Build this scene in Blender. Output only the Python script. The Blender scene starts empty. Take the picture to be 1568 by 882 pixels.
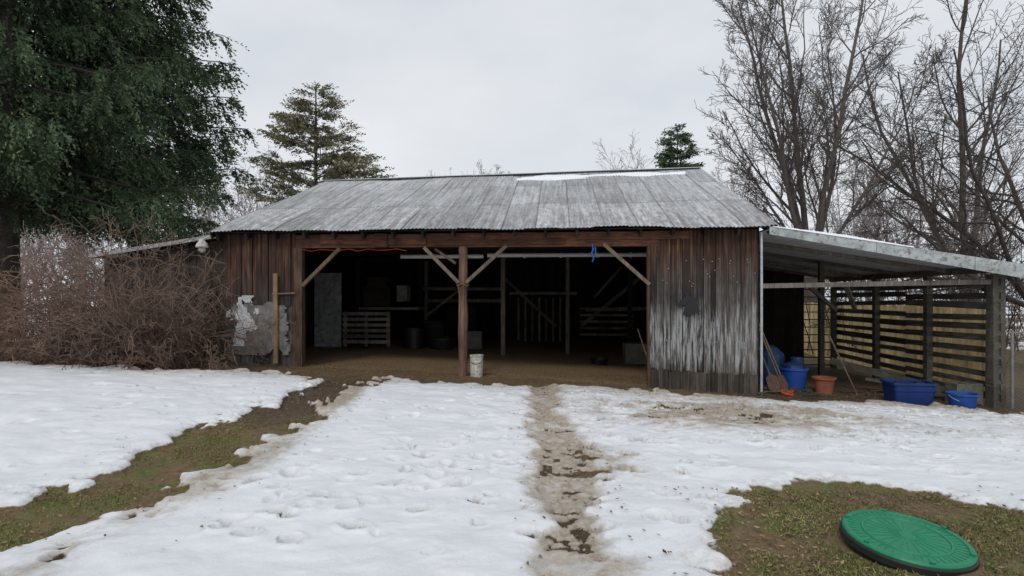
import bpy, math, random
import numpy as np
from mathutils import Vector, Matrix
random.seed(7); rng=np.random.default_rng(7)
S=bpy.context.scene
# ------------------------------------------------------------ helpers
class MB:
    def __init__(s): s.v=[];s.f=[];s.r=[]
    def add(s,vs,fs,r=None):
        b=len(s.v); s.v.extend(vs)
        if r is None: r=random.random()
        s.r.extend([r]*len(vs))
        s.f.extend([tuple(i+b for i in f) for f in fs])
    def obj(s,name,mat,parent=None,smooth=False):
        me=bpy.data.meshes.new(name); me.from_pydata([tuple(x) for x in s.v],[],s.f)
        a=me.attributes.new('rnd','FLOAT','POINT'); a.data.foreach_set('value',np.array(s.r,dtype=np.float32))
        me.materials.append(mat)
        if smooth: me.polygons.foreach_set('use_smooth',[True]*len(me.polygons))
        me.update()
        o=bpy.data.objects.new(name,me); S.collection.objects.link(o)
        if parent: o.parent=parent
        return o
def empty(name):
    o=bpy.data.objects.new(name,None); S.collection.objects.link(o); return o
U=Vector((0.9967,-0.0811,0)); V=Vector((0.0811,0.9967,0)); O=Vector((-6.14,11.3,0))
def L(u,v,z): return O+U*u+V*v+Vector((0,0,z))
def lbox(mb,u0,u1,v0,v1,z0,z1,r=None,j=0.0):
    def q(): return random.uniform(-j,j)
    P=[(u0,v0,z0),(u1,v0,z0),(u1,v1,z0),(u0,v1,z0),(u0,v0,z1),(u1,v0,z1),(u1,v1,z1),(u0,v1,z1)]
    mb.add([L(a+q(),b+q(),c+q()) for a,b,c in P],[(3,2,1,0),(4,5,6,7),(0,1,5,4),(1,2,6,5),(2,3,7,6),(3,0,4,7)],r)
def beam(mb,a,b,w,h,r=None,up=Vector((0,0,1))):
    a=Vector(a);b=Vector(b);d=(b-a).normalized()
    if abs(d.dot(up))>.97: up=V.copy()
    s=d.cross(up).normalized()*w/2; t=s.cross(d).normalized()*h/2
    vs=[a-s-t,a+s-t,a+s+t,a-s+t,b-s-t,b+s-t,b+s+t,b-s+t]
    mb.add(vs,[(3,2,1,0),(4,5,6,7),(0,1,5,4),(1,2,6,5),(2,3,7,6),(3,0,4,7)],r)
def tube(mb,pts,rad,n=6,r=None,cap=True):
    b=[];m=len(pts)
    for i in range(m):
        p=Vector(pts[i]); q0=Vector(pts[max(i-1,0)]); q1=Vector(pts[min(i+1,m-1)])
        d=(q1-q0).normalized()
        up=Vector((0,0,1)) if abs(d.z)<.9 else Vector((1,0,0))
        s=d.cross(up).normalized(); t=s.cross(d)
        R=rad[i] if hasattr(rad,'__len__') else rad
        for k in range(n):
            an=2*math.pi*k/n; b.append(p+s*(math.cos(an)*R)+t*(math.sin(an)*R))
    fs=[]
    for i in range(m-1):
        for k in range(n):
            k2=(k+1)%n; fs.append((i*n+k,i*n+k2,(i+1)*n+k2,(i+1)*n+k))
    if cap: fs.append(tuple(range(n-1,-1,-1))); fs.append(tuple((m-1)*n+k for k in range(n)))
    mb.add(b,fs,r)
def lathe(mb,c,prof,n=28,r=.5,sx=1,sy=1,rot=0,caps=True):
    vs=[];fs=[]
    for (R,z) in prof:
        for k in range(n):
            a=2*math.pi*k/n
            x=R*math.cos(a)*sx; y=R*math.sin(a)*sy
            vs.append((c[0]+x*math.cos(rot)-y*math.sin(rot),c[1]+x*math.sin(rot)+y*math.cos(rot),c[2]+z))
    for i in range(len(prof)-1):
        for k in range(n):
            k2=(k+1)%n; fs.append((i*n+k,i*n+k2,(i+1)*n+k2,(i+1)*n+k))
    if caps:
        fs.append(tuple(range(n-1,-1,-1))); fs.append(tuple((len(prof)-1)*n+k for k in range(n)))
    mb.add(vs,fs,r)
TB=rng.random((256,256))
def vn(x,y):
    xi=np.floor(x).astype(int);yi=np.floor(y).astype(int);fx=x-xi;fy=y-yi
    fx=fx*fx*(3-2*fx);fy=fy*fy*(3-2*fy)
    a=TB[xi&255,yi&255];b=TB[(xi+1)&255,yi&255];c=TB[xi&255,(yi+1)&255];d=TB[(xi+1)&255,(yi+1)&255]
    return (a*(1-fx)+b*fx)*(1-fy)+(c*(1-fx)+d*fx)*fy
def fbm(x,y,o=4,f=1.0):
    t=0;a=.5;n=0
    for i in range(o):
        t=t+a*vn(x*f+17.3*i,y*f+9.1*i);n+=a;a*=.5;f*=2.03
    return t/n*2-1
def ss(a,b,x):
    t=np.clip((x-a)/(b-a),0,1);return t*t*(3-2*t)
def gz(x,y):
    x=np.asarray(x,float);y=np.asarray(y,float)
    return ss(3,10,y)*(-.03-.048*np.clip(x,-8,13))
# ------------------------------------------------------------ materials
def nodes(name):
    m=bpy.data.materials.new(name);m.use_nodes=True;nt=m.node_tree
    return m,nt,nt.nodes['Principled BSDF']
def N(nt,t,**k):
    n=nt.nodes.new(t)
    for a,b in k.items():
        if a in n.inputs.keys(): n.inputs[a].default_value=b
        else: setattr(n,a,b)
    return n
def tex(nt,scale=(1,1,1),src='Object',nscale=1,detail=6,rough=.6,dist=0):
    tc=N(nt,'ShaderNodeTexCoord');mp=N(nt,'ShaderNodeMapping');mp.inputs['Scale'].default_value=scale
    nt.links.new(tc.outputs[src],mp.inputs['Vector'])
    n=N(nt,'ShaderNodeTexNoise');n.inputs['Scale'].default_value=nscale;n.inputs['Detail'].default_value=detail
    n.inputs['Roughness'].default_value=rough;n.inputs['Distortion'].default_value=dist
    nt.links.new(mp.outputs[0],n.inputs['Vector']);return n.outputs['Fac']
def ramp(nt,fac,stops):
    r=N(nt,'ShaderNodeValToRGB');e=r.color_ramp.elements
    while len(e)<len(stops): e.new(.5)
    for i,(p,c) in enumerate(stops):
        e[i].position=p;e[i].color=(c[0],c[1],c[2],1) if hasattr(c,'__len__') else (c,c,c,1)
    nt.links.new(fac,r.inputs[0]);return r.outputs[0]
def mix(nt,fac,a,b,mode='MIX'):
    n=N(nt,'ShaderNodeMix');n.data_type='RGBA';n.blend_type=mode
    if isinstance(fac,(int,float)): n.inputs[0].default_value=fac
    else: nt.links.new(fac,n.inputs[0])
    for i,x in ((6,a),(7,b)):
        if isinstance(x,tuple): n.inputs[i].default_value=(*x,1)
        else: nt.links.new(x,n.inputs[i])
    return n.outputs[2]
def M(nt,op,a,b=0.0,clamp=False):
    n=N(nt,'ShaderNodeMath');n.operation=op;n.use_clamp=clamp
    for i,x in ((0,a),(1,b)):
        if isinstance(x,(int,float)): n.inputs[i].default_value=x
        else: nt.links.new(x,n.inputs[i])
    return n.outputs[0]
def attr(nt,name):
    a=N(nt,'ShaderNodeAttribute');a.attribute_name=name;return a
def bump(nt,b,h,st=.5,d=.01):
    n=N(nt,'ShaderNodeBump');n.inputs['Strength'].default_value=st;n.inputs['Distance'].default_value=d
    nt.links.new(h,n.inputs['Height']);nt.links.new(n.outputs[0],b.inputs['Normal'])
def posz(nt):
    g=N(nt,'ShaderNodeNewGeometry');s=N(nt,'ShaderNodeSeparateXYZ');nt.links.new(g.outputs['Position'],s.inputs[0]);return s
def wood(name,dark,light,axis='Z',var=.6,rough=.85,extra=None):
    m,nt,b=nodes(name)
    sc={'Z':(22,22,1.2),'X':(1.2,22,22),'Y':(22,1.2,22)}[axis]
    n1=tex(nt,sc,nscale=1.6,detail=8,rough=.7)
    n2=tex(nt,(1,1,1),nscale=2.2,detail=5)
    c=ramp(nt,n1,[(.3,dark),(.72,light)])
    c=mix(nt,1,c,ramp(nt,n2,[(.25,.45),(.75,1.25)]),'MULTIPLY')
    r=attr(nt,'rnd').outputs['Fac']
    c=mix(nt,1,c,ramp(nt,r,[(0,1-var),(1,1+var*.5)]),'MULTIPLY')
    if extra: c=extra(nt,c)
    nt.links.new(c,b.inputs['Base Color']);b.inputs['Roughness'].default_value=rough
    b.inputs['Specular IOR Level'].default_value=.2
    bump(nt,b,n1,.6,.008);return m
def simple(name,col,rough=.5,var=.25,scale=6,metal=0,spec=.4,dirt=None):
    m,nt,b=nodes(name);n=tex(nt,nscale=scale,detail=7,rough=.65)
    c=ramp(nt,n,[(.3,tuple(x*(1-var) for x in col)),(.7,tuple(min(1,x*(1+var)) for x in col))])
    if dirt:
        n2=tex(nt,nscale=scale*2.7,detail=8,rough=.75)
        c=mix(nt,ramp(nt,n2,[(.5,0),(.62,.8)]),c,dirt)
    nt.links.new(c,b.inputs['Base Color']);b.inputs['Roughness'].default_value=rough;b.inputs['Metallic'].default_value=metal
    b.inputs['Specular IOR Level'].default_value=spec
    bump(nt,b,n,.25,.006);return m
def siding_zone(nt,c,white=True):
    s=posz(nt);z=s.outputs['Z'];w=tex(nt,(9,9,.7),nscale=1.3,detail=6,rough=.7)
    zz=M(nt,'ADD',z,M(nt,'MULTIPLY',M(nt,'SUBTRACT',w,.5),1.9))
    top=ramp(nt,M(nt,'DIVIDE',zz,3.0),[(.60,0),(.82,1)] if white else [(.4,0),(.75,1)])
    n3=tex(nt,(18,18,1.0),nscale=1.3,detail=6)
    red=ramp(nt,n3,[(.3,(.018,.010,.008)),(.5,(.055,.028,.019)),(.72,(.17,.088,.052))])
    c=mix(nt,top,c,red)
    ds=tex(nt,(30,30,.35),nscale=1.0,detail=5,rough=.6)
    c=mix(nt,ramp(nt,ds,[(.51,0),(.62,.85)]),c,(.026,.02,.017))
    if white:
        p=tex(nt,(14,14,1.1),nscale=1.5,detail=9,rough=.75)
        lo=M(nt,'MULTIPLY',ramp(nt,M(nt,'DIVIDE',zz,3.0),[(.04,0),(.12,1),(.36,1),(.50,0)]),ramp(nt,p,[(.44,0),(.58,1)]))
        c=mix(nt,M(nt,'MULTIPLY',lo,.8),c,(.40,.405,.41))
    return c
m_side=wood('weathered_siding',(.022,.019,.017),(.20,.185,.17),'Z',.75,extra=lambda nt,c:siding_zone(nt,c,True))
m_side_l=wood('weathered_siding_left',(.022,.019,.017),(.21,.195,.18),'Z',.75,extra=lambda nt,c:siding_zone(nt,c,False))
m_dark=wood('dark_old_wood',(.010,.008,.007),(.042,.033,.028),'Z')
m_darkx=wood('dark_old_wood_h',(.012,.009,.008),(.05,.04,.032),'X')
m_beam=wood('reddish_beam',(.03,.015,.011),(.18,.082,.048),'X',.5)
m_post=wood('post_wood',(.04,.024,.018),(.22,.135,.095),'Z',.4)
m_brace=wood('brace_wood',(.07,.05,.035),(.27,.20,.145),'Z',.3)
m_tan=wood('fresh_tan_board',(.17,.11,.06),(.36,.25,.15),'Z',.2)
m_slat=wood('grey_slat',(.035,.032,.026),(.19,.175,.14),'Y',.5)
m_fence=wood('tan_plank',(.52,.38,.17),(.84,.66,.38),'Z',.3)
m_inner=wood('inner_timber',(.06,.052,.045),(.26,.225,.19),'Z',.4)
m_galv=simple('galvanised_pipe',(.42,.43,.44),.5,.3,9,.3)
m_wire=simple('old_galvanised_wire',(.2,.2,.2),.6,.3,9,.2)
m_blue=simple('blue_plastic',(.012,.065,.30),.4,.2,7,spec=.5)
m_blued=simple('dark_blue_plastic',(.012,.03,.09),.45,.25,7)
m_terra=simple('terracotta',(.26,.085,.05),.8,.25,9)
m_white=simple('dirty_white_paint',(.5,.48,.44),.7,.3,8,dirt=(.12,.09,.06))
m_conc=simple('mottled_plaster',(.14,.13,.12),.95,.45,5,dirt=(.25,.25,.245))
m_black=simple('black_paint',(.012,.012,.014),.5,.3,8)
m_door=simple('grey_painted_door',(.24,.245,.245),.8,.35,3,dirt=(.07,.065,.06))
m_orange=simple('orange_plastic',(.45,.07,.02),.5,.2,8)
m_pvc=simple('white_pipe',(.7,.7,.69),.5,.12,6)
m_nail=simple('lead_nail_cap',(.4,.4,.4),.6,.2,6)
m_rust=simple('rusty_steel',(.09,.05,.035),.75,.5,20)
m_fascia=simple('peeling_fascia_paint',(.36,.39,.385),.85,.3,4,dirt=(.10,.075,.06))
m_under=simple('aluminium_underside',(.74,.75,.76),.6,.12,2.2,dirt=(.5,.5,.48))
def roof_mat():
    m,nt,b=nodes('corrugated_roof_metal')
    uv=N(nt,'ShaderNodeUVMap');sp=N(nt,'ShaderNodeSeparateXYZ');nt.links.new(uv.outputs[0],sp.inputs[0])
    x,y=sp.outputs['X'],sp.outputs['Y']
    sheet=M(nt,'FLOOR',M(nt,'DIVIDE',x,.66)); row=M(nt,'FLOOR',M(nt,'DIVIDE',M(nt,'ADD',y,.2),2.2))
    cb=N(nt,'ShaderNodeCombineXYZ');nt.links.new(sheet,cb.inputs[0]);nt.links.new(row,cb.inputs[1])
    wn=N(nt,'ShaderNodeTexWhiteNoise');wn.noise_dimensions='2D';nt.links.new(cb.outputs[0],wn.inputs['Vector'])
    def nz(sc,ns,det=7,ro=.7):
        mp=N(nt,'ShaderNodeMapping');mp.inputs['Scale'].default_value=sc;nt.links.new(uv.outputs[0],mp.inputs[0])
        t=N(nt,'ShaderNodeTexNoise');t.inputs['Scale'].default_value=ns;t.inputs['Detail'].default_value=det;t.inputs['Roughness'].default_value=ro
        nt.links.new(mp.outputs[0],t.inputs['Vector']);return t.outputs['Fac']
    st=nz((7,.45,1),1.5); bl=nz((1,1,1),.55,6,.65); fi=nz((1,.5,1),9,8,.8); s2=nz((14,.7,1),1.0,7,.75); s3=nz((5,.5,1),1.,5,.6)
    c=ramp(nt,st,[(.32,(.18,.18,.182)),(.5,(.37,.38,.39)),(.68,(.62,.635,.65))])
    c=mix(nt,ramp(nt,bl,[(.40,0.0),(.65,.6)]),c,(.54,.555,.58))
    c=mix(nt,1,c,ramp(nt,wn.outputs['Value'],[(0,.76),(1,1.18)]),'MULTIPLY')
    c=mix(nt,ramp(nt,s2,[(.51,0),(.66,.75)]),c,(.14,.132,.125))
    sd=M(nt,'MULTIPLY',ramp(nt,fi,[(.46,0),(.62,.8)]),ramp(nt,M(nt,'DIVIDE',y,6.),[(0,1),(.8,.3)]))
    c=mix(nt,sd,c,(.12,.112,.105))
    rs=M(nt,'MULTIPLY',ramp(nt,s3,[(.5,0),(.66,.6)]),ramp(nt,M(nt,'DIVIDE',y,6.),[(0,1),(.35,.1)]))
    c=mix(nt,rs,c,(.10,.078,.065))
    fx=M(nt,'FRACT',M(nt,'DIVIDE',x,.66)); seam=M(nt,'LESS_THAN',fx,.05)
    fy=M(nt,'FRACT',M(nt,'DIVIDE',M(nt,'ADD',y,.2),2.2)); lap=M(nt,'LESS_THAN',fy,.02)
    c=mix(nt,M(nt,'MULTIPLY',M(nt,'MAXIMUM',seam,lap),M(nt,'MULTIPLY',s2,1.1)),c,(.06,.055,.05))
    nt.links.new(c,b.inputs['Base Color']);b.inputs['Roughness'].default_value=.6;b.inputs['Metallic'].default_value=.1
    bump(nt,b,fi,.2,.005);return m
m_roof=roof_mat()
def foliage(name,dark,light):
    m,nt,b=nodes(name);r=attr(nt,'rnd').outputs['Fac'];n=tex(nt,nscale=.8,detail=3)
    c=ramp(nt,r,[(0,dark),(1,light)]);c=mix(nt,1,c,ramp(nt,n,[(.3,.6),(.7,1.3)]),'MULTIPLY')
    nt.links.new(c,b.inputs['Base Color']);b.inputs['Roughness'].default_value=.7;b.inputs['Specular IOR Level'].default_value=.15;return m
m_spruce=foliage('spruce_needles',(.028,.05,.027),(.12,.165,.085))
m_spruce2=foliage('olive_needles',(.10,.095,.055),(.30,.28,.18))
m_pine=foliage('pine_needles',(.04,.07,.04),(.13,.18,.09))
m_bark=simple('bark',(.095,.082,.075),.95,.4,6)
m_barkd=simple('dark_bark',(.055,.045,.04),.95,.4,6)
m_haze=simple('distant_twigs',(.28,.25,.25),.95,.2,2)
m_shrub=simple('shrub_twigs',(.15,.10,.075),.9,.6,2.5)
m_shrubr=simple('rusty_twigs',(.19,.11,.078),.9,.5,2.5)
m_snow=simple('roof_snow',(.82,.84,.88),.7,.04,5)
m_lid=simple('green_lid_plastic',(.008,.20,.098),.45,.15,14,dirt=(.012,.155,.08))
# ------------------------------------------------------------ ground
def axis(segs):
    a=[]
    for s,e,d in segs: a.extend(np.arange(s,e,d).tolist())
    a.append(segs[-1][1]);return np.array(a)
xs=axis([(-400,-100,30),(-100,-30,7),(-30,-10,.6),(-10,-5,.06),(-5,5,.02),(5,11,.045),(11,30,.5),(30,100,7),(100,400,30)])
yv=[-60,-20,-5,-1,1,2.2]; y=2.6
while y<13.: yv.append(y); y+=.013+.0025*(y-2.6)
while y<24: yv.append(y); y+=.15
while y<500: yv.append(y); y*=1.12
ys=np.array(yv+[520.])
X,Y=np.meshgrid(xs,ys)
n1=fbm(X,Y,5,1.3); n2=fbm(X+50,Y+31,5,4.0); n3=fbm(X+5,Y-11,4,.5); n4=fbm(X+9,Y+3,4,9.)
Z=gz(X,Y)
INF=9.
S_=np.full_like(X,INF)
near=(Y<11.5)
nearcut=1-ss(3.3,4.3,Y)
halfw=.37+.08*ss(4,5,Y)-.14*ss(6.5,8.5,Y)+.22*ss(9,10,Y)-.20*nearcut
trc=-3.40+.30*ss(4,5,Y)+.16*ss(5.5,7.5,Y)-.40*nearcut
tr=np.abs(X-trc+.12*n3)-halfw+.32*n1+.38*n2+.18*n4
tr=np.where(Y>10.6,INF,tr)
S_=np.minimum(S_,tr)
rutc=-2.42+.1*n3-.40*(1-ss(3.3,5.,Y))-.15*ss(7,9,Y)
rut=.36+.55*(n1*.6+n2+.4*n4)+1.6*np.maximum(0,np.abs(X-rutc)-.16)
S_=np.minimum(S_,np.where(Y>10.6,INF,rut))
edge=10.15+.12*np.sin(X*1.1)+.40*n1+.35*n2+.12*n4-.35*np.exp(-((X-9)/1.5)**2)-.5*np.exp(-((X+3.0)/.6)**2)-.15*ss(1.5,4,X)
ap=edge-Y
ap=np.where((Y>13.5)&(X<-7),(Y-14.5)+n1*1.5,ap)
ap=np.where((Y>24),INF,ap)
S_=np.minimum(S_,ap)
far=(Y>14)
S_=np.where(far,np.minimum(S_,.35+n3*1.6+n1*.8),S_)
md=(np.sqrt(((X-2.72)/1.36)**2+((Y-3.12)/1.48)**2)-1)+.16*n1+.16*n2+.04*n4+.10*np.maximum(0,X-3)
S_=np.minimum(S_,md)
pc=.27+.028*Y
pd=np.abs(X-pc-.10*n3)
pathw=1-ss(.12,.38,pd+.20*n1+.20*n2)
path=np.where(Y<10.6,pathw,0)
S_=np.where(path>.03,np.minimum(S_,.30-path*(.02+.50*n2+.60*n4+.2*n1)),S_)
da=np.exp(-(((X-3.0)/2.1)**2+((Y-8.0)/1.2)**2))
db=np.exp(-(((X-.75)/.55)**2+((Y-5.3)/.8)**2))
S_=np.where(Y<10.5,np.minimum(S_,.55-da*(.36+.9*n2+.5*n4)-db*(.15+1.1*n2+.4*n4)),S_)
dent=np.zeros_like(X);rimh=np.zeros_like(X)
def foot(cx,cy,a,b,rot,dep,bare=0):
    ix=np.where((xs>cx-.3)&(xs<cx+.3))[0];iy=np.where((ys>cy-.3)&(ys<cy+.3))[0]
    if len(ix)==0 or len(iy)==0:return
    sl=(slice(iy[0],iy[-1]+1),slice(ix[0],ix[-1]+1))
    dx=X[sl]-cx;dy=Y[sl]-cy;c,s=math.cos(rot),math.sin(rot)
    q=((dx*c+dy*s)/a)**2+((-dx*s+dy*c)/b)**2+.3*n2[sl]+.25*n4[sl]
    g=1-ss(.5,1.25,q)
    dent[sl]=np.maximum(dent[sl],g*dep)
    rimh[sl]=np.maximum(rimh[sl],.16*dep*np.exp(-((q-1.7)/.5)**2))
    if bare>0: S_[sl]=np.minimum(S_[sl],.32-bare*g)
def trail(x0,y0,x1,y1,n,w=.14,dep=.12):
    for i in range(n):
        if random.random()<.12: continue
        t=i/n;sd=(-1)**i*w
        dx,dy=x1-x0,y1-y0;l=math.hypot(dx,dy)
        foot(x0+dx*t-dy/l*sd+random.gauss(0,.08),y0+dy*t+dx/l*sd+random.gauss(0,.08),random.uniform(.06,.12),random.uniform(.045,.075),math.atan2(dy,dx)+random.gauss(0,.5),dep*random.uniform(.5,1.3),random.choice([0,0,0,.34]))
trail(-1.9,3.5,.2,5.6,13);trail(-1.95,3.65,-.6,3.75,7);trail(-2.1,5.0,-.2,6.3,10,.14,.08);trail(-.45,4.1,-.1,9,18,.15,.09)
trail(-1.6,4.3,-1.9,5.6,5,.14,.08);trail(-2.1,4.5,-.6,5.0,8);trail(-1.8,4.1,-.2,4.3,8,.12,.09);trail(-1.2,5.4,-.3,5.2,5);trail(-1.5,7,-.4,9,8,.14,.07)
trail(.85,3.6,1.1,9.3,20,.15);trail(1.2,4.9,5,7,18);trail(2,6.2,8.8,7.4,30);trail(1.2,8.6,8.5,9.1,34,.2);trail(3,9.2,9,8.2,26)
trail(3.4,5.2,6.8,8.9,18);trail(-7,9.2,-4,6.6,10,.12,.07);trail(-6,6,-4,9.5,9,.12,.06);trail(3.,5.8,7.8,5.9,16,.2,.08);trail(4.2,5.2,6.5,5.6,8,.15,.08)
for i in range(300):
    foot(random.uniform(1.0,9.8),random.uniform(6.0,9.9),random.uniform(.05,.18),random.uniform(.035,.065),random.gauss(0,.4),random.uniform(.05,.13),random.choice([0,0,.42]))
for i in range(80):
    foot(random.uniform(-7,1),random.uniform(3.3,9.9),random.uniform(.03,.08),random.uniform(.03,.05),random.gauss(0,.7),random.uniform(.03,.09),0)
foot(1.12,3.75,.07,.05,0,.05,.6);foot(.68,4.35,.08,.05,.4,.05,.5);foot(-.3,5.0,.14,.04,0,.06,.4);foot(-.3,4.25,.10,.05,.2,.05,.3);foot(3.95,5.0,.12,.09,0,.10,0);foot(-6.9,7.6,.2,.07,0,.05,.5);foot(1.5,4.3,.12,.04,.6,.05,.5);foot(.1,3.6,.07,.06,0,.06,.4)
snow=ss(.0,.16,S_)
barn_u=(X-O.x)*U.x+(Y-O.y)*U.y; barn_v=(X-O.x)*V.x+(Y-O.y)*V.y
inside=((barn_u>-.2)&(barn_u<15.4)&(barn_v>.3)&(barn_v<11.5))
straw=np.maximum(ss(.0,.7,barn_v+.5*n1),.45*ss(-1.3,-.2,barn_v+.5*n2))*ss(1.2,2.0,barn_u+.01)*(1-ss(9.2,10.8,barn_u))*(1-ss(11,11.6,barn_v))
ts=fbm(X+.3*Y,Y*1.9,4,2.0)
Z=Z+snow*(.075+.030*n1+.016*n2+.004*n4+.05*n3+.022*ts)*np.where(near,1,0.6)+snow*rimh-dent*snow*np.where(path>.2,.4,1)-path*snow*(.04-.03*n4)+snow*da*.03*(n2+n4)
Z=Z+(1-snow)*(.014*n2+.012*n1+.008*n4)*np.where(inside,.6,1)
Z=Z+.05*np.exp(-(((X-2.6)/1.2)**2+((Y-3.3)/1.2)**2))
Z=np.where(far&~inside,Z+.15*n3,Z)
grass=np.maximum(np.where(np.abs(X-trc)<.9,1-ss(5.6,8.0,Y+1.2*n1),0), 1-ss(.1,.5,md))
grass=np.maximum(grass,np.where((X<-8)&(Y>12),.5,0)); grass=np.maximum(grass,np.where(far,.6,0)); grass=np.maximum(grass,np.where((Y<6)&(X>-2.1),.9,0)*(1-path))
dirt_dent_shade=np.clip(path*(.70+.4*n1)+da*.7*(1+1.2*n2)+db*.5*(1+n2)+np.where(Y<10.5,(1-ss(.05,.45,np.abs(X-rutc)))*.5*(1+1.2*n1),0)+np.where(Y<10.4,ss(8.9,10.1,Y)*.45,0)+dent*4.2+.3*(1-ss(0,.3,S_))+.30*ss(-.5,.6,n1)*ss(1.5,3,X)*ss(6,7.5,Y)+.12+.12*n3,0,1)  # real dirt, plus footprint shade painted into the colour by the dent term
nr,nc=X.shape
co=np.stack([X,Y,Z],-1).reshape(-1,3)
idx=np.arange(nr*nc).reshape(nr,nc)
q=np.stack([idx[:-1,:-1],idx[:-1,1:],idx[1:,1:],idx[1:,:-1]],-1).reshape(-1,4)
def npmesh(name,co,q,mat,rnd=None,smooth=False,parent=None,col=None,k=4):
    me=bpy.data.meshes.new(name);me.vertices.add(len(co));me.vertices.foreach_set('co',co.astype(np.float32).ravel())
    me.loops.add(q.size);me.loops.foreach_set('vertex_index',q.astype(np.int32).ravel())
    me.polygons.add(len(q));me.polygons.foreach_set('loop_start',(np.arange(len(q))*k).astype(np.int32))
    me.update(calc_edges=True)
    me.polygons.foreach_set('use_smooth',np.full(len(q),smooth,dtype=bool))
    if rnd is not None:
        a=me.attributes.new('rnd','FLOAT','POINT');a.data.foreach_set('value',rnd.astype(np.float32))
    if col is not None:
        a=me.attributes.new('mask','FLOAT_COLOR','POINT');a.data.foreach_set('color',col.astype(np.float32).ravel())
    me.materials.append(mat);me.validate();o=bpy.data.objects.new(name,me);S.collection.objects.link(o)
    if parent:o.parent=parent
    return o
def ground_mat():
    m,nt,b=nodes('snowy_ground')
    a=attr(nt,'mask');sp=N(nt,'ShaderNodeSeparateColor');nt.links.new(a.outputs['Color'],sp.inputs[0])
    R,G,B=sp.outputs[0],sp.outputs[1],sp.outputs[2];A=a.outputs['Alpha']
    f1=tex(nt,nscale=9,detail=9,rough=.72);f2=tex(nt,nscale=45,detail=6,rough=.7);f3=tex(nt,nscale=2.2,detail=6);f4=tex(nt,nscale=22,detail=8,rough=.8)
    sn=M(nt,'ADD',R,M(nt,'MULTIPLY',M(nt,'SUBTRACT',f1,.5),1.1))
    sn=ramp(nt,sn,[(.40,0),(.58,1)])
    soil=ramp(nt,f4,[(.3,(.03,.021,.014)),(.55,(.10,.068,.045)),(.75,(.24,.17,.105))])
    gr=ramp(nt,f2,[(.3,(.05,.055,.018)),(.55,(.135,.145,.04)),(.75,(.22,.21,.075))])
    gb=ramp(nt,f4,[(.3,(.085,.055,.03)),(.6,(.21,.145,.075)),(.8,(.32,.24,.13))])
    gr=mix(nt,ramp(nt,f3,[(.40,0),(.54,1)]),gr,gb)
    c=mix(nt,M(nt,'MULTIPLY',G,ramp(nt,f1,[(.25,.5),(.5,1)])),soil,gr)
    st=ramp(nt,f4,[(.3,(.08,.05,.027)),(.55,(.27,.185,.105)),(.75,(.50,.37,.22))])
    c=mix(nt,A,c,st)
    snc=ramp(nt,f3,[(.3,(.73,.755,.79)),(.7,(.83,.845,.87))])
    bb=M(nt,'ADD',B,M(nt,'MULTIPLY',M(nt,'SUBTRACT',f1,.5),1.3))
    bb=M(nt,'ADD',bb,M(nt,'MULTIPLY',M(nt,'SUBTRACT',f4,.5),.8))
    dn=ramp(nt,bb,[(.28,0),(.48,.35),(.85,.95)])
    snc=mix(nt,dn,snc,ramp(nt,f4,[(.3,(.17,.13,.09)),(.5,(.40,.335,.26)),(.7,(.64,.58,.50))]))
    sp2=ramp(nt,f4,[(.70,0),(.75,.5)])
    snc=mix(nt,sp2,snc,(.32,.27,.21))
    c=mix(nt,sn,c,snc)
    nt.links.new(c,b.inputs['Base Color'])
    ro=ramp(nt,sn,[(0,.75),(1,.55)]);nt.links.new(ro,b.inputs['Roughness']);b.inputs['Specular IOR Level'].default_value=.3
    amp=ramp(nt,M(nt,'ADD',B,M(nt,'SUBTRACT',1.0,sn)),[(0,.5),(.6,1.3)])
    h=M(nt,'MULTIPLY',M(nt,'ADD',M(nt,'MULTIPLY',f4,1.1),M(nt,'MULTIPLY',f1,1.0)),amp);h=M(nt,'ADD',h,M(nt,'MULTIPLY',sn,.7))
    bump(nt,b,h,.6,.022);return m
mask=np.stack([snow,grass,dirt_dent_shade,straw],-1).reshape(-1,4)
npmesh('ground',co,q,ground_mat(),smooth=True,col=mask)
def hgt(x,y):
    i=np.clip(np.searchsorted(ys,y),0,nr-1);j=np.clip(np.searchsorted(xs,x),0,nc-1);return Z[i,j],i,j
LX,LY,LR=2.44,3.44,.352
def scatter(name,mat,px,py,length,width,up,parent=None):
    n=len(px);z,_,_=hgt(px,py);az=rng.random(n)*6.283;ln=length*(.5+rng.random(n));
    d=np.stack([np.cos(az)*(1-up),np.sin(az)*(1-up),np.full(n,up)+rng.normal(0,.12,n)],-1);d/=np.linalg.norm(d,axis=1)[:,None]
    sd=np.stack([-np.sin(az),np.cos(az),rng.normal(0,.2,n)],-1)*(width*(.5+rng.random(n)))[:,None]
    p=np.stack([px,py,z+.002+(.012 if up<.3 else 0)],-1)
    mid=p+d*ln[:,None]*.5
    vs=np.stack([p-sd*.4,mid-sd,p+d*ln[:,None],mid+sd],1).reshape(-1,3)
    npmesh(name,vs,np.arange(n*4).reshape(n,4),mat,np.repeat(rng.random(n),4))
px=np.concatenate([rng.uniform(1.1,4.3,70000),rng.uniform(-4.3,-2.3,40000)]);py=np.concatenate([rng.uniform(2.6,4.9,70000),rng.uniform(3.2,7.6,40000)])
_,i,j=hgt(px,py);k=(snow[i,j]<.35)&(grass[i,j]>.4)&((px-LX)**2+(py-LY)**2>.14)&(fbm(px,py,3,2.5)+rng.normal(0,.2,len(px))>0.)
scatter('grass',foliage('grass_blades',(.08,.085,.03),(.27,.27,.10)),px[k],py[k],.022,.0028,.5)
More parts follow.
